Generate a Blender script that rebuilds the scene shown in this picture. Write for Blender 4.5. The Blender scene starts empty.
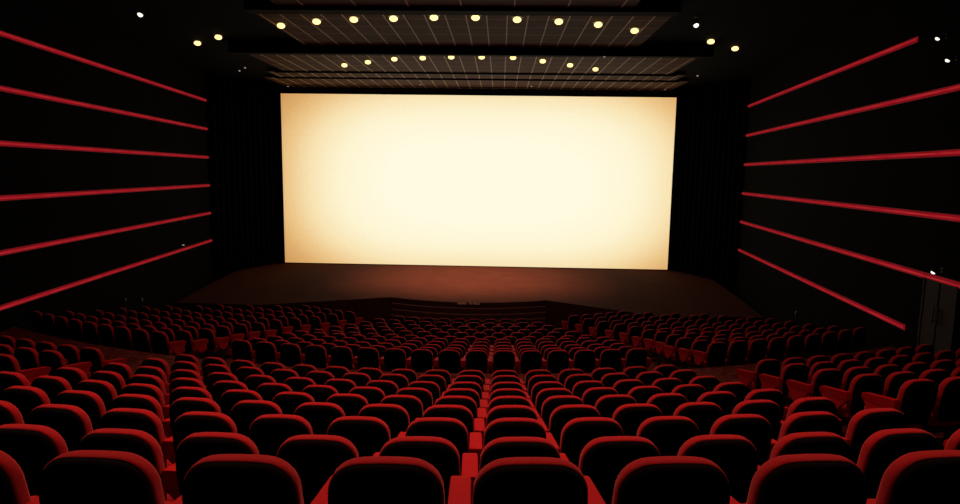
import bpy, bmesh, math, random
from mathutils import Matrix, Vector
random.seed(7)
sc = bpy.context.scene
C = sc.collection
pi = math.pi

# ------------------------------------------------------------------ camera
H = 6.10                                   # lens height above the front floor
FPX, PITCH, YAW, ROLL = 617.301, 0.1276, -0.0314, 0.0143
cp, sp = math.cos(PITCH), math.sin(PITCH)
fwd = Vector((math.sin(YAW)*cp, math.cos(YAW)*cp, -sp))
rt = Vector((math.cos(YAW), -math.sin(YAW), 0))
up = rt.cross(fwd)
r2 = rt*math.cos(ROLL) + up*math.sin(ROLL)
u2 = up*math.cos(ROLL) - rt*math.sin(ROLL)
cam = bpy.data.objects.new('camera', bpy.data.cameras.new('camera'))
C.objects.link(cam)
M = Matrix((r2, u2, -fwd)).transposed().to_4x4()
M.translation = Vector((0, 0, H))
cam.matrix_world = M
cam.data.sensor_width = 36
cam.data.lens = FPX/960*36
cam.data.clip_end = 200
sc.camera = cam

def to_pixel(p):
    d = Vector(p) - Vector((0, 0, H)); z = d.dot(fwd)
    return 480 + FPX*d.dot(r2)/z, 252 - FPX*d.dot(u2)/z, z

sc.view_settings.view_transform = 'Standard'
sc.view_settings.look = 'None'
sc.view_settings.exposure = 0
sc.cycles.use_denoising = True
sc.cycles.max_bounces = 6
sc.cycles.sample_clamp_indirect = 3

# ------------------------------------------------------------------ materials
def mat(name, col, rough=.6, noise=None, nscale=20, bump=0, sheen=0, sheen_tint=None, spec=.3, metal=0):
    m = bpy.data.materials.new(name); m.use_nodes = True
    nt = m.node_tree; b = nt.nodes['Principled BSDF']
    b.inputs['Base Color'].default_value = (*col, 1)
    b.inputs['Roughness'].default_value = rough
    b.inputs['Specular IOR Level'].default_value = spec
    b.inputs['Metallic'].default_value = metal
    if sheen:
        b.inputs['Sheen Weight'].default_value = sheen
        b.inputs['Sheen Tint'].default_value = (*(sheen_tint or col), 1)
    tc = nt.nodes.new('ShaderNodeTexCoord')
    nz = nt.nodes.new('ShaderNodeTexNoise'); nz.inputs['Scale'].default_value = nscale
    nz.inputs['Detail'].default_value = 4
    nt.links.new(tc.outputs['Object'], nz.inputs['Vector'])
    rp = nt.nodes.new('ShaderNodeValToRGB')
    c2 = noise or tuple(c*.7 for c in col)
    rp.color_ramp.elements[0].position = .35; rp.color_ramp.elements[1].position = .65
    rp.color_ramp.elements[0].color = (*c2, 1); rp.color_ramp.elements[1].color = (*col, 1)
    nt.links.new(nz.outputs['Fac'], rp.inputs['Fac'])
    nt.links.new(rp.outputs['Color'], b.inputs['Base Color'])
    if bump:
        bp = nt.nodes.new('ShaderNodeBump'); bp.inputs['Strength'].default_value = bump
        bp.inputs['Distance'].default_value = .02
        nt.links.new(nz.outputs['Fac'], bp.inputs['Height'])
        nt.links.new(bp.outputs['Normal'], b.inputs['Normal'])
    return m

def emit(name, col, strength=1, col2=None, nscale=2):
    m = bpy.data.materials.new(name); m.use_nodes = True
    nt = m.node_tree; nt.nodes.clear()
    o = nt.nodes.new('ShaderNodeOutputMaterial'); e = nt.nodes.new('ShaderNodeEmission')
    e.inputs['Strength'].default_value = strength
    tc = nt.nodes.new('ShaderNodeTexCoord')
    nz = nt.nodes.new('ShaderNodeTexNoise'); nz.inputs['Scale'].default_value = nscale
    rp = nt.nodes.new('ShaderNodeValToRGB')
    rp.color_ramp.elements[0].position = .4; rp.color_ramp.elements[1].position = .6
    rp.color_ramp.elements[0].color = (*(col2 or col), 1); rp.color_ramp.elements[1].color = (*col, 1)
    nt.links.new(tc.outputs['Object'], nz.inputs['Vector'])
    nt.links.new(nz.outputs['Fac'], rp.inputs['Fac'])
    nt.links.new(rp.outputs['Color'], e.inputs['Color'])
    nt.links.new(e.outputs['Emission'], o.inputs['Surface'])
    return m

M_red = mat('red_velvet', (.40, .006, .010), .85, (.33, .004, .008), 60, .05, .6, (.62, .16, .18), .1)
M_arm = mat('red_armrest_velvet', (.44, .004, .008), .8, (.38, .003, .006), 60, 0, .1, (.5, .05, .05), .1)
M_panel = mat('dark_red_side_velvet', (.60, .010, .020), .85, (.52, .007, .015), 40, 0, .1, (.5, .05, .05), .1)
M_back_shade = mat('painted_back_shade', (.0032, .0014, .0014), .85, (.0024, .0011, .0011), 30, 0, 0, None, .04)  # velvet backs left unlit: their shade is put into this near-black colour
M_pan = mat('black_seat_pan', (.008, .006, .006), .6, None, 20, 0, 0, None, .2)
M_carpet = mat('red_brown_carpet', (.15, .034, .026), .95, (.06, .014, .012), 9, .3, 0, None, .05)
M_wall = mat('black_wall_fabric', (.0026, .0009, .0009), .95, (.002, .0007, .0007), 4, 0, 0, None, .05)
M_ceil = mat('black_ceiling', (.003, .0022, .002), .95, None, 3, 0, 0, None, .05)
M_curt = mat('black_masking_velvet', (.0045, .0024, .0020), .95, (.003, .0018, .0015), 6, 0, 0, None, .05)
M_deck = mat('stage_carpet', (.075, .019, .010), .95, (.063, .015, .008), 1.3, .1, 0, None, .05)
M_step = mat('dark_step_carpet', (.070, .034, .026), .9, (.05, .025, .02), 8, 0, 0, None, .08)
M_nose = mat('step_nosing', (.105, .056, .043), .6, None, 8, 0, 0, None, .2)
M_batt = mat('pale_ceiling_batten', (.50, .30, .15), .6, (.38, .22, .11), 5)
M_beam = mat('dark_ceiling_beam', (.010, .006, .005), .9, None, 5, 0, 0, None, .1)
M_frame = mat('black_screen_border', (.008, .006, .005), .95, None, 5, 0, 0, None, .05)
M_metal = mat('black_metal', (.02, .02, .02), .4, None, 20, 0, 0, None, .4, .6)
M_door = mat('dark_brown_door', (.022, .007, .006), .8, (.016, .005, .0045), 3)
M_grey = mat('grey_metal_post', (.12, .10, .10), .5, None, 20, 0, 0, None, .4)
M_chan = mat('dark_strip_channel', (.02, .004, .004), .7)
M_tape = mat('pale_lip_plate', (.85, .75, .62), .6)
M_glow = emit('red_strip_diffuser', (.22, .004, .009), 1, (.17, .003, .007), 1.5)
M_tube = emit('red_strip_tube', (.38, .018, .020), 1, (.31, .010, .015), 1.2)
M_lamp = emit('warm_downlight_lens', (1.0, .72, .27), 2.2, (1.0, .66, .24), 8)
M_white = emit('white_lamp_lens', (1.0, .9, .72), 1.6)
M_dim = emit('dim_pin_lamp', (.5, .42, .34), .7)

def ceiling_mat():
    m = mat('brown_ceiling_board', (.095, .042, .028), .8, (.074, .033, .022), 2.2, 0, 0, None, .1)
    nt = m.node_tree; b = nt.nodes['Principled BSDF']
    src = b.inputs['Base Color'].links[0].from_socket
    tc = nt.nodes['Texture Coordinate']
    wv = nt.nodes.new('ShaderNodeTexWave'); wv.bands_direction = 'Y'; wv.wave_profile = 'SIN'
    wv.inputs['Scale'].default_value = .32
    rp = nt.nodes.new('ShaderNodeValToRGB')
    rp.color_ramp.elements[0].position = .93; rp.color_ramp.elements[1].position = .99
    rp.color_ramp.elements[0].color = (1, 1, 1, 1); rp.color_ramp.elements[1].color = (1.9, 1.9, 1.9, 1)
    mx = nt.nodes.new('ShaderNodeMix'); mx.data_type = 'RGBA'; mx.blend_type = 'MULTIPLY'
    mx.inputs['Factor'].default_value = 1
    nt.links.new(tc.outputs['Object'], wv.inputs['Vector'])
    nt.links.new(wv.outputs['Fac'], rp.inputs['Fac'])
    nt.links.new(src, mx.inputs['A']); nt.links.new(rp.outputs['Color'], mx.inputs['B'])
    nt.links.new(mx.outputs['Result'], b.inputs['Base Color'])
    return m
M_board = ceiling_mat()

def screen_mat():
    # what is projected: pale cream, warmer towards the rim (a flat luminous picture)
    m = bpy.data.materials.new('projected_cream_image'); m.use_nodes = True
    nt = m.node_tree; nt.nodes.clear(); L = nt.links.new
    o = nt.nodes.new('ShaderNodeOutputMaterial'); e = nt.nodes.new('ShaderNodeEmission')
    tc = nt.nodes.new('ShaderNodeTexCoord')
    mp = nt.nodes.new('ShaderNodeMapping')
    mp.inputs['Location'].default_value = (-.06, 0, 0)
    mp.inputs['Scale'].default_value = (1/11.2, 1, 1/5.6)
    L(tc.outputs['Object'], mp.inputs['Vector'])
    sx = nt.nodes.new('ShaderNodeSeparateXYZ'); L(mp.outputs['Vector'], sx.inputs[0])
    def pw(sock, k):
        a = nt.nodes.new('ShaderNodeMath'); a.operation = 'ABSOLUTE'; L(sock, a.inputs[0])
        p = nt.nodes.new('ShaderNodeMath'); p.operation = 'POWER'; L(a.outputs[0], p.inputs[0]); p.inputs[1].default_value = k
        return p.outputs[0]
    ad = nt.nodes.new('ShaderNodeMath'); ad.operation = 'ADD'
    L(pw(sx.outputs['X'], 3.4), ad.inputs[0]); L(pw(sx.outputs['Z'], 2.6), ad.inputs[1])
    nz = nt.nodes.new('ShaderNodeTexNoise'); nz.inputs['Scale'].default_value = 5; nz.inputs['Detail'].default_value = 6
    L(tc.outputs['Object'], nz.inputs['Vector'])
    n2 = nt.nodes.new('ShaderNodeMath'); n2.operation = 'MULTIPLY_ADD'; n2.inputs[1].default_value = .10; n2.inputs[2].default_value = -.05
    L(nz.outputs['Fac'], n2.inputs[0])
    a2 = nt.nodes.new('ShaderNodeMath'); a2.operation = 'ADD'; L(ad.outputs[0], a2.inputs[0]); L(n2.outputs[0], a2.inputs[1])
    rp = nt.nodes.new('ShaderNodeValToRGB'); cr = rp.color_ramp
    cr.elements[0].position = .034; cr.elements[0].color = (1.0, .96, .76, 1)
    cr.elements[1].position = 1.0; cr.elements[1].color = (.60, .29, .085, 1)
    for ps, c in ((.20, (.985, .90, .63)), (.37, (.94, .76, .44)), (.54, (.85, .57, .26)), (.72, (.73, .42, .155))):
        k = cr.elements.new(ps); k.color = (*c, 1)
    a3 = nt.nodes.new('ShaderNodeMath'); a3.operation = 'MULTIPLY'; a3.inputs[1].default_value = .68; L(a2.outputs[0], a3.inputs[0]); L(a3.outputs[0], rp.inputs['Fac']); L(rp.outputs['Color'], e.inputs['Color'])
    e.inputs['Strength'].default_value = 1.0
    L(e.outputs['Emission'], o.inputs['Surface'])
    return m
M_screen = screen_mat()

# ------------------------------------------------------------------ helpers
def mesh_obj(name, bm, mats, parent=None, smooth=False, loc=None):
    me = bpy.data.meshes.new(name)
    bmesh.ops.recalc_face_normals(bm, faces=bm.faces)
    bm.to_mesh(me); bm.free()
    for m in (mats if isinstance(mats, (list, tuple)) else [mats]): me.materials.append(m)
    if smooth:
        for p in me.polygons: p.use_smooth = True
    o = bpy.data.objects.new(name, me); C.objects.link(o)
    if loc: o.location = loc
    if parent: o.parent = parent
    return o

def empty(name, loc, rz=0):
    o = bpy.data.objects.new(name, None); C.objects.link(o)
    o.empty_display_size = .1
    o.location = loc; o.rotation_euler = (0, 0, rz); return o

def tag(o, label=None, cat=None, group=None, kind=None):
    if label: o['label'] = label
    if cat: o['category'] = cat
    if group: o['group'] = group
    if kind: o['kind'] = kind
    return o

def box(bm, x0, x1, y0, y1, z0, z1, bevel=0, seg=2, mi=0):
    n0 = len(bm.faces)
    g = bmesh.ops.create_cube(bm, size=1)
    vs = g['verts']
    for v in vs:
        v.co = Vector((x0 + (v.co.x+.5)*(x1-x0), y0 + (v.co.y+.5)*(y1-y0), z0 + (v.co.z+.5)*(z1-z0)))
    if bevel:
        es = list({e for v in vs for e in v.link_edges})
        bmesh.ops.bevel(bm, geom=es, offset=bevel, segments=seg, profile=.6, affect='EDGES')
    bm.faces.ensure_lookup_table()
    for f in bm.faces[n0:]: f.material_index = mi

def loft(bm, loops, cap0=True, cap1=True, mi=0):
    rings = [[bm.verts.new(p) for p in lp] for lp in loops]
    n = len(rings[0]); fs = []
    for a, b in zip(rings, rings[1:]):
        for i in range(n):
            fs.append(bm.faces.new((a[i], a[(i+1) % n], b[(i+1) % n], b[i])))
    if cap0: fs.append(bm.faces.new(rings[0]))
    if cap1: fs.append(bm.faces.new(rings[-1][::-1]))
    for f in fs: f.material_index = mi

def lathe(bm, prof, n=20, c=(0, 0, 0), mi=0):
    loft(bm, [[(c[0]+r*math.cos(2*pi*i/n), c[1]+r*math.sin(2*pi*i/n), c[2]+z) for i in range(n)] for r, z in prof], mi=mi)

def prism_x(bm, pts, x0, x1, bevel=0, mi=0):
    loft(bm, [[(x0, y, z) for y, z in pts], [(x1, y, z) for y, z in pts]], mi=mi)
    if bevel:
        bmesh.ops.bevel(bm, geom=list(bm.edges), offset=bevel, segments=2, profile=.6, affect='EDGES')

# ------------------------------------------------------------------ seat (faces +Y, origin on the floor)
TOP = .95
def back_outline(inset, n=7):
    """front view of the back: shield, widest half way up, big rounded top corners"""
    hw_b, hw_m, hw_t = .190-inset, .2235-inset, .219-inset
    zb, zm, zt = .40+inset, .70, TOP-inset
    R = .125
    crown = lambda x: -.014*(x/.2)**2
    p = [(-hw_b+.03, zb), (-hw_b, zb+.03), (-(hw_b+hw_m)/2-.006, .55), (-hw_m, zm)]
    for i in range(n+1):
        a = pi - (pi/2)*i/n
        ca, sa = math.cos(a), math.sin(a)
        x = -hw_t + R + R*math.copysign(abs(ca)**.92, ca); z = zt - R + R*abs(sa)**.92
        p.append((x, z + crown(x)))
    for x in (-.05, 0): p.append((x, zt + crown(x)))
    q = [(-x, z) for x, z in reversed(p[:-1])]
    return p + q
def lean(z): return (TOP - z)*math.tan(math.radians(9))
def back_loft(levels):
    bm = bmesh.new()
    loft(bm, [[(x, y + lean(z), z) for x, z in back_outline(ins)] for y, ins in levels])
    return bm

def build_seat_meshes():
    d = {}
    bm = back_loft([(-.004, .016), (.000, .004), (.005, .000), (.020, -.001), (.052, .000), (.066, .005), (.075, .016), (.080, .045)])
    d['back_cushion'] = (bm, M_red, True)
    bm = back_loft([(-.046, .060), (-.043, .030), (-.034, .014), (-.018, .006), (-.005, .004), (-.0045, .012)])
    d['shaded_back'] = (bm, M_back_shade, True)
    bm = bmesh.new(); box(bm, -.198, .198, .10, .575, .335, .465, .045, 3)
    d['seat_cushion'] = (bm, M_red, True)
    bm = bmesh.new()
    prism_x(bm, [(.12, .335), (.56, .335), (.54, .30), (.30, .265), (.14, .29)], -.18, .18)
    d['seat_pan'] = (bm, M_pan, False)
    return d
def arm_mesh(w):
    bm = bmesh.new()
    prism_x(bm, [(.05, .60), (.05, .722), (.46, .662), (.503, .645), (.515, .61), (.50, .575), (.2, .585)], -w/2, w/2, .010)
    return bm
def side_mesh(w):
    bm = bmesh.new()
    prism_x(bm, [(.055, .601), (.20, .586), (.495, .576), (.345, .385), (.24, .385)], -w/2, w/2, .006)
    return bm
def foot_mesh(w):
    bm = bmesh.new(); box(bm, -w/2, w/2, .15, .43, 0, .03, .006, 1)
    box(bm, -w*.3, w*.3, .245, .34, .02, .3845)
    return bm

def part(name, bm, m, parent, smooth=False, loc=None):
    return mesh_obj(name, bm, m, parent, smooth, loc)

def make_seat(pitch, armw, left_end):
    root = empty('cinema_chair', (0, 0, 0))
    for k, (bm, m, s) in build_seat_meshes().items():
        o = part(k, bm, m, root, s)
        if k == 'shaded_back': o['label'] = 'rear of the back, its shade painted black'
    for sx in ([1, -1] if left_end else [1]):
        x = sx*pitch/2
        part('armrest', arm_mesh(armw), M_arm, root, False, (x, 0, 0))
        sd = part('side_panel', side_mesh(armw*.86), M_panel, root, False, (x, 0, 0))
        f = part('pedestal', foot_mesh(armw*.9), M_pan, sd)
    return root

def copy_tree(o, parent=None):
    c = o.copy(); C.objects.link(c); c.parent = parent
    for ch in [x for x in bpy.data.objects if x.parent == o]: copy_tree(ch, c)
    return c
# faster child lookup: remember the children of each prototype
KIDS = {}
def note(o):
    KIDS[o.name] = list(o.children)
    for c in o.children: note(c)
def dup(o, parent=None):
    c = o.copy(); C.objects.link(c); c.parent = parent
    for ch in KIDS.get(o.name, []): dup(ch, c)
    return c

# ------------------------------------------------------------------ seating plan
XS = -1.3602
YC_UP, YC = 25.6337, 33.40
F_UP = [2.188, 3.143, 4.097, 5.013, 5.951, 6.858, 7.761, 8.663, 9.579]
D_UP = [1.072, 1.415, 1.699, 1.962, 2.230, 2.478, 2.712, 2.927, 3.149]
F_LO = [11.966 + .93*k for k in range(11)]
D_LO = [3.516, 3.74, 3.94, 4.12, 4.30, 4.49, 4.62, 4.77, 4.90, 5.01, 5.11]
def floor_z(D): return H - D - TOP

P_C, P_S = .55, .527
seats = []   # dicts: block, row, number, x, y, z, angle, pitch, left_end
def add_row(block, row, yc, F, D, s_list, pitch, number_from_left=True):
    R = yc - (F - .05)
    n = len(s_list)
    ss = sorted(s_list)
    for j, s in enumerate(ss):
        a = s/R
        seats.append(dict(block=block, row=row, num=(j+1) if number_from_left else (n-j), n=n,
                          x=XS + R*math.sin(a), y=yc - R*math.cos(a), z=floor_z(D), a=a, pitch=pitch, left=(j == 0), F=F))
for k in range(9):
    add_row('UC', k+1, YC_UP, F_UP[k], D_UP[k], [(i + 2.727)*P_C for i in range(-10, 6)], P_C)
for k in range(3, 9):
    add_row('UR', 9-k, YC, F_UP[k] + .22, D_UP[k], [6.17 + .527*j for j in range(9 if k < 7 else 8)], P_S)
for k in range(5, 9):
    add_row('UL', 9-k, YC, F_UP[k] + .05, D_UP[k], [-(5.87 + .527*j) for j in range(9)], P_S, False)
N_C = [16, 16, 16, 16, 16, 15, 14, 13, 12, 11, 9]
OFF = [.228, .228, .228, .228, .228, .10, .05, 0, 0, 0, 0]
for k in range(11):
    add_row('LC', k+1, YC, F_LO[k], D_LO[k], [(j - (N_C[k]-1)/2)*P_C + OFF[k]*P_C for j in range(N_C[k])], P_C)
S0 = [6.11, 6.08, 6.00, 6.05, 6.00, 5.88, 5.69, 5.39, 4.98, 4.60, 4.18]
N_S = [9, 9, 9, 9, 9, 9, 8, 8, 7, 6, 5]
for k in range(11):
    add_row('LL', k+1, YC, F_LO[k] + .04, D_LO[k], [-(S0[k] + P_S*j) for j in range(N_S[k])], P_S, False)
    add_row('LR', k+1, YC, F_LO[k] + .18, D_LO[k], [S0[k] + .06 + P_S*j for j in range(N_S[k])], P_S)

keep = []
for s in seats:
    fx, fy = s['x'] - .3*math.sin(s['a']), s['y'] + .3*math.cos(s['a'])
    px, py, z = to_pixel((s['x'], s['y'], s['z'] + .85))
    if z < .5: continue
    half = FPX*.30/z
    if px + half < 0 or px - half > 960: continue
    if py - 2*half > 520: continue
    s['px'], s['depth'] = px, z
    keep.append(s)
keep.sort(key=lambda s: s['depth'])
singles, rest = keep[:300], keep[300:]

# ordinals of what is in view, per row of the upper middle block
ORD = ['', 'first', 'second', 'third', 'fourth', 'fifth', 'sixth', 'seventh', 'eighth', 'ninth', 'tenth', 'eleventh',
       'twelfth', 'thirteenth', 'fourteenth', 'fifteenth', 'sixteenth']
rows = {}
for s in keep:
    if s['block'] == 'UC': rows.setdefault(s['row'], []).append(s)
for r, l in rows.items():
    l.sort(key=lambda s: s['px'])
    for j, s in enumerate(l): s['view'] = j+1
def seat_label(s):
    b, r, n = s['block'], s['row'], s['num']
    if b == 'UC':
        rw = 'nearest row of seats' if r == 1 else f'{ORD[r]} row from the camera'
        return f'red cinema seat with shaded back, {rw}, {ORD[s["view"]]} from the left'
    if b == 'LC':
        return f'red cinema seat in lower middle block, {ORD[r]} row below cross aisle, {ORD[n]} from left'
    side = {'UR': 'right', 'UL': 'left', 'LL': 'lower left', 'LR': 'lower right'}[b]
    if b in ('UR', 'UL'):
        return f'red cinema seat in {side} side block, {ORD[r]} row above cross aisle, {ORD[n]} from aisle'
    return f'red cinema seat in {side} block, {ORD[r]} row below cross aisle, {ORD[n]} from aisle'
GROUP = {'UC': 'seats of the near middle block', 'UR': 'seats of the near right block', 'UL': 'seats of the near left block',
         'LC': 'seats of the lower middle block', 'LL': 'seats of the lower left block', 'LR': 'seats of the lower right block'}

proto = {}
def key(s): return ('C' if s['pitch'] == P_C else 'S', s['left'])
for k in [('C', False), ('C', True), ('S', False), ('S', True)]:
    pr = make_seat(P_C if k[0] == 'C' else P_S, .094 if k[0] == 'C' else .066, k[1])
    note(pr); proto[k] = [pr, False]
for s in singles:
    p = proto[key(s)]
    if not p[1]: o = p[0]; p[1] = True
    else: o = dup(p[0])
    o.location = (s['x'], s['y'], s['z']); o.rotation_euler = (0, 0, s['a'])
    tag(o, seat_label(s), 'cinema seat', GROUP[s['block']])

# everything smaller than the 300 individuals: one object
mats_rest = [M_red, M_back_shade, M_pan, M_arm, M_panel]
bm = bmesh.new()
def append_mesh(bm, me, mx, mi):
    off = len(bm.verts)
    vs = [bm.verts.new(mx @ v.co) for v in me.vertices]
    for p in me.polygons:
        f = bm.faces.new([vs[i] for i in p.vertices]); f.material_index = mi; f.smooth = p.use_smooth
for s in rest:
    root = proto[key(s)][0]
    T = Matrix.Translation((s['x'], s['y'], s['z'])) @ Matrix.Rotation(s['a'], 4, 'Z')
    for c in KIDS[root.name]:
        append_mesh(bm, c.data, T @ Matrix.Translation(c.location), mats_rest.index(c.data.materials[0]))
me = bpy.data.meshes.new('distant_cinema_chairs'); bm.to_mesh(me); bm.free()
for m in mats_rest: me.materials.append(m)
o = bpy.data.objects.new('distant_cinema_chairs', me); C.objects.link(o)
tag(o, 'small red seats massed in the curved rows nearest the stage', 'seats', None, 'stuff')
for p in proto.values():
    if not p[1]:
        for c in list(p[0].children_recursive): bpy.data.objects.remove(c)
        bpy.data.objects.remove(p[0])

# ------------------------------------------------------------------ walls
XA, WA, WB = -1.2956, 8.856, .12276         # hall axis; half width = WA + WB*y
def wall_x(sg, y): return XA + sg*(WA + WB*y)
ZC = 4.31 + H                               # ceiling height
Y_END, Y_BACK, Y_FRONT = 28.674, -4.0, 33.0
for sg, nm in ((-1, 'wall_left'), (1, 'wall_right')):
    bm = bmesh.new()
    t = .3*sg
    pts = [(wall_x(sg, Y_BACK), Y_BACK), (wall_x(sg, Y_FRONT), Y_FRONT), (wall_x(sg, Y_FRONT)+t, Y_FRONT), (wall_x(sg, Y_BACK)+t, Y_BACK)]
    loft(bm, [[(x, y, -.2) for x, y in pts], [(x, y, ZC+.6) for x, y in pts]])
    tag(mesh_obj(nm, bm, M_wall), kind='structure')
bm = bmesh.new(); box(bm, -16, 14, 32.75, 33.1, -.2, ZC+.6)
tag(mesh_obj('wall_front', bm, M_wall), kind='structure')
bm = bmesh.new(); box(bm, -11, 9, Y_BACK-.3, Y_BACK, -.2, ZC+.6)
tag(mesh_obj('wall_back', bm, M_wall), kind='structure')

# ------------------------------------------------------------------ stepped floor (concentric arcs)
def arc_angle(R, sg):
    lo, hi = 0, math.radians(86)
    for _ in range(40):
        m = (lo+hi)/2
        x = XS + sg*R*math.sin(m); y = YC - R*math.cos(m)
        if sg*(x - wall_x(sg, y)) < 0: lo = m
        else: hi = m
    return lo
def arc(R, z, n=48):
    a0, a1 = -arc_angle(R, -1), arc_angle(R, 1)
    return [(XS + R*math.sin(a0+(a1-a0)*i/n), YC - R*math.cos(a0+(a1-a0)*i/n), z) for i in range(n+1)]
levels = []    # (radius where this terrace begins, z)
for k in (-5, -4, -3, -2, -1):
    levels.append((YC - (F_UP[0] + .955*(k+1) - .28 - .955), floor_z(D_UP[0] + .34*k)))
for k in range(9): levels.append((YC - (F_UP[k] - .26), floor_z(D_UP[k])))
levels.append((YC - (F_UP[8] + .88), H - 3.93))                  # cross aisle
levels.append((YC - (F_LO[0] - .22), floor_z(D_LO[0])))
for k in range(1, 11): levels.append((YC - (F_LO[k] - .26), floor_z(D_LO[k])))
bm = bmesh.new()
n = 48; prev = None
for i, (R, z) in enumerate(levels):
    a = [bm.verts.new(p) for p in arc(R, z)]
    if prev:
        for j in range(n): bm.faces.new((prev[j], prev[j+1], a[j+1], a[j]))          # riser
    R2 = levels[i+1][0] if i+1 < len(levels) else 1.2
    b = [bm.verts.new(p) for p in arc(R2, z)]
    for j in range(n): bm.faces.new((a[j], a[j+1], b[j+1], b[j]))                    # tread
    prev = b
zf = levels[-1][1]
vs = [bm.verts.new(p) for p in [(-15, 18, zf-.02), (13, 18, zf-.02), (13, 33, zf-.02), (-15, 33, zf-.02)]]
bm.faces.new(vs)
me_floor = mesh_obj('floor', bm, M_carpet); tag(me_floor, kind='structure')

# ------------------------------------------------------------------ stage
ZD = H - 4.91
SCX, SY = XA, 32.2
stage = empty('stage', (SCX, 24, zf)); tag(stage, 'low brown carpeted stage with dark steps below the screen', 'stage')
CL, CR = -4.16 - XA, 1.83 - XA              # corners of the stepped front, from the axis
def front_y(x):
    if CL <= x <= CR:
        t = (x - (CL+CR)/2)/((CR-CL)/2)
        return 23.06 + .68*t*t
    return 23.74 + .02*abs(x)
def drop(x):
    if x < CL: return min(.45, (CL - x)*.085)
    if x > CR: return min(.55, (x - CR)*.125)
    return 0
xs = [-12.6 + .3*i for i in range(85)]
xs = sorted(set([round(x, 3) for x in xs] + [round(CL, 3), round(CR, 3)]))
xs = [x for x in xs if wall_x(-1, 24.0)+.05 < x+SCX < wall_x(1, 24.0)-.05]
bm = bmesh.new()
NY = 10
grid = []
for x in xs:
    y0 = front_y(x)
    col = []
    for j in range(NY+1):
        t = j/NY
        col.append(bm.verts.new((x, y0 + (32.6-y0)*t - 24, ZD - drop(x)*(1-t)**1.5 - zf)))
    grid.append(col)
for a, b in zip(grid, grid[1:]):
    for j in range(NY): bm.faces.new((a[j], b[j], b[j+1], a[j+1]))
mesh_obj('deck', bm, M_deck, stage)
# dark front face of the wings and behind the steps
bm = bmesh.new()
tv = [(bm.verts.new((x, front_y(x)-24+.002, ZD-drop(x)-zf-.002)), bm.verts.new((x, front_y(x)-24+.002, 0))) for x in xs]
for a, b in zip(tv, tv[1:]): bm.faces.new((a[0], b[0], b[1], a[1]))
mesh_obj('front_face', bm, M_step, stage)
NST = 6; rise = (ZD - zf)/(NST+0)
for i in range(1, NST):
    zt = (ZD - zf) - rise*i; d0 = .19*i
    bm = bmesh.new()
    xx = [CL + (CR-CL)*j/24 for j in range(25)]
    lo0 = [(x, front_y(x)-24-d0, 0) for x in xx]; 
    top0 = [bm.verts.new((x, front_y(x)-24-d0, zt)) for x in xx]
    top1 = [bm.verts.new((x, front_y(x)-24-d0+.19, zt)) for x in xx]
    nos = [bm.verts.new((x, front_y(x)-24-d0, zt-.035)) for x in xx]
    bot = [bm.verts.new((x, front_y(x)-24-d0, max(0, zt-rise))) for x in xx]
    for j in range(24):
        bm.faces.new((top0[j], top0[j+1], top1[j+1], top1[j]))
        f = bm.faces.new((nos[j], nos[j+1], top0[j+1], top0[j])); f.material_index = 1
        bm.faces.new((bot[j], bot[j+1], nos[j+1], nos[j]))
    for e in (0, 24):
        a = [top0[e], top1[e]]
        b0 = bm.verts.new((xx[e], front_y(xx[e])-24-d0+.19, max(0, zt-rise)))
        bm.faces.new((nos[e], top0[e], top1[e], b0, bot[e]))
    mesh_obj('step', bm, [M_step, M_nose], stage)
# pale plate on the lip of the stage: two short worn strips of lettering too small to read
bm = bmesh.new()
for x0, x1 in ((-1.56, -1.20), (-1.12, -1.0), (-.96, -.70)):
    box(bm, x0, x1, -.012, .0, -.045, .02, .004, 1)
pl = mesh_obj('lip_plate', bm, M_tape, None, False, (0, front_y(.2)-.012, ZD-.03))
tag(pl, 'small pale strip plate fixed on the front lip of the stage', 'plate')

# ------------------------------------------------------------------ screen
W2 = 10.097; ZB, ZT = ZD + .03, H + 3.907
scr = empty('cinema_screen', (SCX, SY, ZB)); tag(scr, 'huge glowing cream cinema screen above the stage', 'screen')
hm = (ZT-ZB)/2
bm = bmesh.new(); nx = 24
v0 = [bm.verts.new((-W2 + 2*W2*i/nx, 0, -hm)) for i in range(nx+1)]
v1 = [bm.verts.new((-W2 + 2*W2*i/nx, 0, hm)) for i in range(nx+1)]
for i in range(nx): bm.faces.new((v0[i], v0[i+1], v1[i+1], v1[i]))
for v in bm.verts: v.co.y = .0
mesh_obj('picture_surface', bm, M_screen, scr, False, (0, 0, hm))
bm = bmesh.new()
b = .10
box(bm, -W2-b, -W2, -.05, .06, -.0, 2*hm+b); box(bm, W2, W2+b, -.05, .06, 0, 2*hm+b)
box(bm, -W2, W2, -.05, .06, 2*hm, 2*hm+b); box(bm, -W2-b, W2+b, -.02, .06, -.03, 0)
mesh_obj('border', bm, M_frame, scr)

# black masking curtains closing both sides
for sg, nm in ((-1, 'left'), (1, 'right')):
    bm = bmesh.new()
    x0, y0 = wall_x(sg, Y_END)-sg*.1, Y_END+.05
    x1, y1 = SCX + sg*(W2+b+.02), SY+.25
    N = 96; lo, hi = [], []
    L = math.hypot(x1-x0, y1-y0); nx_, ny_ = -(y1-y0)/L, (x1-x0)/L
    for i in range(N+1):
        t = i/N; w = .07*math.sin(t*2*pi*13)
        x, y = x0+(x1-x0)*t+nx_*w, y0+(y1-y0)*t+ny_*w
        lo.append(bm.verts.new((x, y, ZD+.02))); hi.append(bm.verts.new((x, y, ZC-.02)))
    for i in range(N): bm.faces.new((lo[i], lo[i+1], hi[i+1], hi[i]))
    o = mesh_obj('masking_curtain', bm, M_curt, None, True)
    tag(o, f'tall black pleated curtain along the {nm} edge of the screen', 'curtain')

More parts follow.
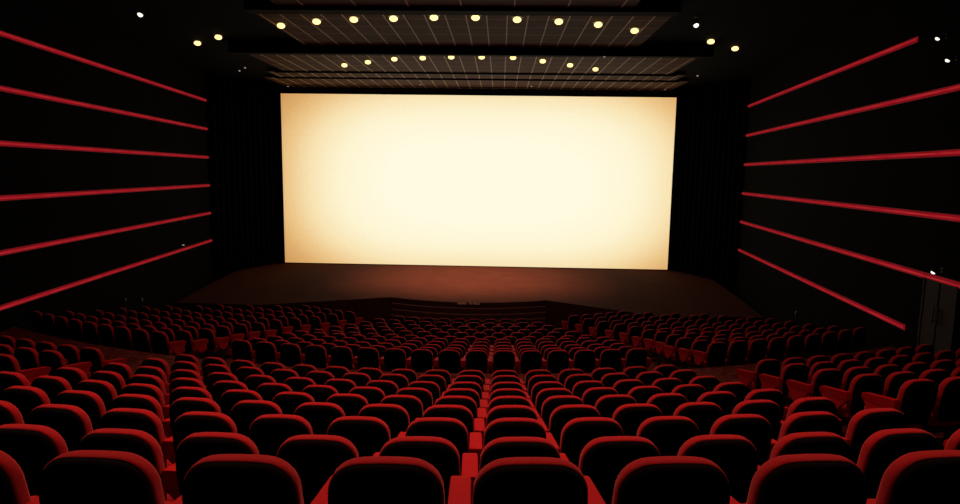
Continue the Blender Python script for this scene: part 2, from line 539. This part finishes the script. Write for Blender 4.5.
# ------------------------------------------------------------------ glowing red strips
Z0, DZ = H + 3.1317, 1.29836
def strip(sg, j, ya, yb):
    z = Z0 - DZ*j
    side = 'left' if sg < 0 else 'right'
    pos = ['top', 'second from top', 'third from top', 'fourth from top', 'fifth from top', 'lowest'][j]
    x0, x1 = wall_x(sg, ya), wall_x(sg, yb)
    L = math.hypot(x1-x0, yb-ya); ang = math.atan2(yb-ya, x1-x0)
    root = empty('wall_light_strip', (x0, ya, z), ang)
    tag(root, f'long glowing red light strip on the {side} wall, {pos} of six', 'light strip', f'red light strips on the {side} wall')
    s = -1 if sg > 0 else 1      # local +y of the rotated frame points left of travel: into the room for the right wall
    into = 1 if sg > 0 else -1
    bm = bmesh.new(); box(bm, 0, L, min(0, into*.02), max(0, into*.02), -.075, .075)
    mesh_obj('channel', bm, M_chan, root)
    bm = bmesh.new()
    pr = [(into*(.02+.035*math.sin(pi*i/8)), -.062*math.cos(pi*i/8)) for i in range(9)]
    loft(bm, [[(0, y, zz) for y, zz in pr], [(L, y, zz) for y, zz in pr]])
    mesh_obj('diffuser', bm, M_glow, root, False)
    bm = bmesh.new()
    pr = [(into*.054 + .02*math.cos(2*pi*i/10), .024*math.sin(2*pi*i/10)) for i in range(10)]
    loft(bm, [[(.02, y, zz) for y, zz in pr], [(L-.02, y, zz) for y, zz in pr]])
    mesh_obj('tube', bm, M_tube, root, True)
for j in range(6):
    strip(-1, j, 7.0, Y_END)
    strip(1, j, {0: 14.728, 5: 14.03}.get(j, 7.0), Y_END)

# ------------------------------------------------------------------ ceiling
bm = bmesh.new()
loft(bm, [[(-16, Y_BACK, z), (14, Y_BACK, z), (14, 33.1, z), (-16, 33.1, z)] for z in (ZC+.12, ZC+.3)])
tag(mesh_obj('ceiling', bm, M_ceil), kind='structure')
def ceil_panel(y0, y1, step, x_ref, xl, xr):
    bm = bmesh.new()
    box(bm, xl, xr, y0, y1, ZC, ZC+.08)
    k = math.ceil((xl - x_ref)/step)
    while x_ref + k*step < xr:
        x = x_ref + k*step
        box(bm, x-.016, x+.016, y0+.02, y1-.02, ZC-.02, ZC-.0005, mi=1)
        k += 1
    tag(mesh_obj('ceiling', bm, [M_board, M_batt]), kind='structure')
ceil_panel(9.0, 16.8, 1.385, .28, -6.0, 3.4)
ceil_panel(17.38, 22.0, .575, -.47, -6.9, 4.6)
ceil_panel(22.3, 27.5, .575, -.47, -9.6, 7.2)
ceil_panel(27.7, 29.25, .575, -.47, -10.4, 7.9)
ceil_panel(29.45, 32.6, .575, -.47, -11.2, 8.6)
for i, (y0, y1, h, xl, xr) in enumerate([(16.85, 17.33, .10, -6.9, 4.6), (22.0, 22.28, .27, -9.6, 7.2), (27.52, 27.68, .07, -10.0, 7.5), (29.27, 29.43, .07, -10.6, 8.1)]):
    bm = bmesh.new(); box(bm, xl, xr, y0, y1, ZC-h, ZC+.1, .02, 1)
    tag(mesh_obj(f'trim_{i+1}', bm, M_beam), kind='structure')

# ------------------------------------------------------------------ ceiling lights
def make_downlight(lens):
    root = empty('ceiling_downlight', (0, 0, 0))
    bm = bmesh.new()
    lathe(bm, [(.12, 0), (.165, 0), (.165, -.012), (.135, -.018), (.12, -.012)], 20)
    mesh_obj('trim_ring', bm, M_metal, root, True)
    bm = bmesh.new()
    lathe(bm, [(.02, -.15), (.068, -.14), (.105, -.11), (.118, -.078), (.105, -.042), (.07, -.018), (.06, .0)], 20)  # lens swollen into a globe: the bloom is put into its shape
    mesh_obj('lens', bm, lens, root, True)
    note(root); return root
k = 1.15
ARC1 = [(-5.72, 16.54), (-4.66, 16.08), (-3.67, 15.85), (-2.67, 15.73), (-1.67, 15.6), (-.67, 15.58), (.33, 15.75), (1.35, 15.92), (2.35, 16.2), (3.38, 16.83)]
ARC2 = [(-5.56, 22.54), (-4.59, 21.89), (-3.58, 21.28), (-2.61, 21.05), (-1.66, 20.83), (-.68, 20.79), (.33, 20.83), (1.32, 21.42), (2.3, 22.14), (3.28, 22.92)]
dl = make_downlight(M_lamp); first = True
def place(x, y, label, group, z=ZC-.001):
    global first
    o = dl if first else dup(dl); first = False
    o.location = (x, y, z); tag(o, label, 'ceiling light', group)
for i, (x, y) in enumerate(ARC1):
    place(x*k, y*k - .25, f'warm round ceiling downlight in the nearer arc of ten, {ORD[i+1]} from left', 'downlights of the nearer arc')
for i, (x, y) in enumerate(ARC2):
    place(x*k, max(y*k - .4, 23.2), f'warm round ceiling downlight in the farther arc above screen, {ORD[i+1]} from left', 'downlights of the farther arc')
for x, y, lb in ((-10.68, 22.0, 'outer of two downlights on the dark ceiling left of the arcs'), (-9.48, 21.0, 'inner of two downlights on the dark ceiling left of the arcs'),
                 (6.78, 21.1, 'inner of two downlights on the dark ceiling right of the arcs'), (7.97, 22.2, 'outer of two downlights on the dark ceiling right of the arcs')):
    place(x, y, lb, 'paired downlights beside the arcs', ZC+.118)

# small white spotlights hanging from the ceiling and fixed on the right wall
def spot_fixture(loc, rz, label, wall=False):
    root = empty('spotlight', loc, rz); tag(root, label, 'spotlight')
    bm = bmesh.new()
    if wall:
        box(bm, -.05, .05, -.0, .03, -.06, .06, .008, 1); box(bm, -.015, .015, -.14, 0, -.012, .012)
        c = (0, -.16, -.02)
    else:
        lathe(bm, [(.05, .0), (.05, -.02), (.012, -.024), (.012, -.16)], 12); c = (0, 0, -.2)
    mesh_obj('bracket', bm, M_metal, root)
    bm = bmesh.new()
    lathe(bm, [(.05, .10), (.07, .08), (.085, -.06), (.075, -.06), (.06, .02)], 14, (0, 0, 0))
    hd = mesh_obj('lamp_head', bm, M_metal, root, True, c)
    bm = bmesh.new()
    lathe(bm, [(.02, -.105), (.055, -.09), (.072, -.055), (.072, -.03)], 14)
    mesh_obj('lens', bm, M_white, hd, True)
    hd.rotation_euler = (-.6, 0, 0)
    if wall: hd.scale = (.62, .62, .62)
spot_fixture((-10.0, 17.4, ZC+.12), 0, 'bright white spotlight hanging from the dark ceiling at upper left')
spot_fixture((5.4, 18.19, ZC+.12), .0, 'bright white spotlight hanging from dark ceiling right of the light arcs')
wa = math.atan2(1, WB)
spot_fixture((wall_x(1, 13.65), 13.65, H+2.96), -pi/2, 'upper of two small spotlights on the right wall beside the top red strip', True)
spot_fixture((wall_x(1, 13.2), 13.2, H+2.44), -pi/2, 'lower of two small spotlights on the right wall beside the top red strip', True)
spot_fixture((wall_x(1, 12.9), 12.9, H-1.86), -pi/2, 'small white lamp on the right wall above the double doors', True)

# pin lamps: tiny dim dots on the ceiling and left wall
def pin(x, y, z, label, group=None):
    bm = bmesh.new(); lathe(bm, [(.045, 0), (.045, -.015), (.02, -.04)], 10)
    o = mesh_obj('wall_pin_lamp' if 'wall' in label else 'ceiling_pin_lamp', bm, M_dim, None, True, (x, y, z)); tag(o, label, 'pin lamp', group)
def ceil_at(px, py, z):
    d = fwd*FPX + r2*(px-480) - u2*(py-252); t = (z-H)/d.z
    return d.x*t, d.y*t
for px, py, z, lb in ((239.5, 70.5, ZC+.11, 'lower of a pair of tiny dim dots on the dark ceiling left of screen'), (245, 67.5, ZC+.11, 'upper of a pair of tiny dim dots on the dark ceiling left of screen'),
                   (288, 86, ZC+.012, 'tiny dim dot on the ceiling above the left end of the screen'), (420.5, 84.5, ZC+.012, 'tiny dim dot on the ceiling above the screen, left of centre'),
                   (531.5, 86, ZC+.012, 'tiny dim dot on the ceiling above the screen, right of centre'), (665, 89, ZC+.012, 'tiny dim dot on the ceiling above the right end of the screen'),
                   (604.5, 56, ZC-.255, 'tiny dim dot under the dark ceiling beam'), (697.5, 75.5, ZC+.11, 'tiny dim dot on the dark ceiling right of the screen')):
    x, y = ceil_at(px, py, z)
    if lb.endswith('beam'): y = 22.14
    pin(x, y, z, lb)
pin(wall_x(-1, 25.17)+.06, 25.17, H-3.15, 'tiny dim lamp on the left wall just above the lowest red strip')

# ------------------------------------------------------------------ double door on the right wall
zfl = H - 3.93
dang = math.atan2(1.0, WB)
door = empty('door_1', (wall_x(1, 12.28), 12.28, zfl), dang); tag(door, kind='structure')
bm = bmesh.new()
box(bm, -.06, 0, .0, .06, 0, 1.90); box(bm, 1.10, 1.16, 0, .06, 0, 1.90); box(bm, 0, 1.10, 0, .06, 1.84, 1.90)
mesh_obj('door_frame', bm, M_door, door)
for x0, x1, hx in ((.01, .525, .46), (.575, 1.09, .64)):
    bm = bmesh.new(); box(bm, x0, x1, .0, .045, .01, 1.83, .006, 1)
    lf = mesh_obj('door_leaf', bm, M_door, door)
    bm = bmesh.new(); box(bm, hx-.012, hx+.012, .07, .094, .95, 1.3, .005, 1); box(bm, hx-.008, hx+.008, .04, .08, .98, 1.0); box(bm, hx-.008, hx+.008, .04, .08, 1.24, 1.26)
    mesh_obj('door_handle', bm, M_metal, lf)

# slim grey rail posts standing by the side walls
def post(px, py_top, y, label):
    d = fwd*FPX + r2*(px-480) - u2*(py_top-252); t = y/d.y
    x, z = d.x*t, H + d.z*t
    # floor under it
    R = math.hypot(x-XS, y-YC); zz = levels[0][1]
    for Rl, zl in levels:
        if R <= Rl: zz = zl
    bm = bmesh.new(); h = max(.5, z-zz)
    lathe(bm, [(.09, 0), (.09, .015), (.03, .02), (.03, h-.16), (.055, h-.15), (.06, h-.05), (.03, h)], 12)
    o = mesh_obj('rail_post', bm, M_grey, None, True, (x, y, zz)); tag(o, label, 'post')
post(124.5, 298, 19.9, 'left of two slim grey posts by the left wall behind the seats')
post(141, 298, 20.1, 'right of two slim grey posts by the left wall behind the seats')
post(797, 311, 19.6, 'slim grey post by the right wall behind the seats')

# ------------------------------------------------------------------ light
w = bpy.data.worlds.new('world'); sc.world = w; w.use_nodes = True
w.node_tree.nodes['Background'].inputs['Color'].default_value = (.0, .0, .0, 1)
w.node_tree.nodes['Background'].inputs['Strength'].default_value = 0
def spot(name, loc, tgt, energy, col, size, blend=1, rad=.15):
    l = bpy.data.lights.new(name, 'SPOT'); l.energy = energy; l.color = col
    l.spot_size = math.radians(size); l.spot_blend = blend; l.shadow_soft_size = rad
    o = bpy.data.objects.new(name, l); C.objects.link(o); o.location = loc
    o.rotation_euler = (Vector(tgt)-Vector(loc)).to_track_quat('-Z', 'Y').to_euler()
    return o
WARM = (1.0, .50, .33)
for x, e in ((-6.6, 380), (-3.2, 720), (.5, 720), (3.9, 380)):
    spot('house_light', (x, 5.6, ZC-.1), (x, 5.0, 3.0), e*1.12, WARM, 105)
for x, e in ((-6.2, 330), (-1.3, 520), (3.6, 330)):
    spot('house_light', (x, 11.4, ZC-.1), (x, 12.2, 2.0), e, WARM, 100)
for x, e in ((-5.2, 260), (-1.3, 260), (2.6, 260)):
    spot('house_light', (x, 17.4, ZC-.1), (x, 18.2, 1.0), e, WARM, 95)
spot('added_deck_fill', (XA, 27.5, ZC-.15), (XA, 28.8, ZD), 9300, (1.0, .62, .36), 80)  # added lamp without a fixture, brightens the middle of the deck
print('SEATS', len(keep), 'singles', len(singles), 'rest', len(rest))
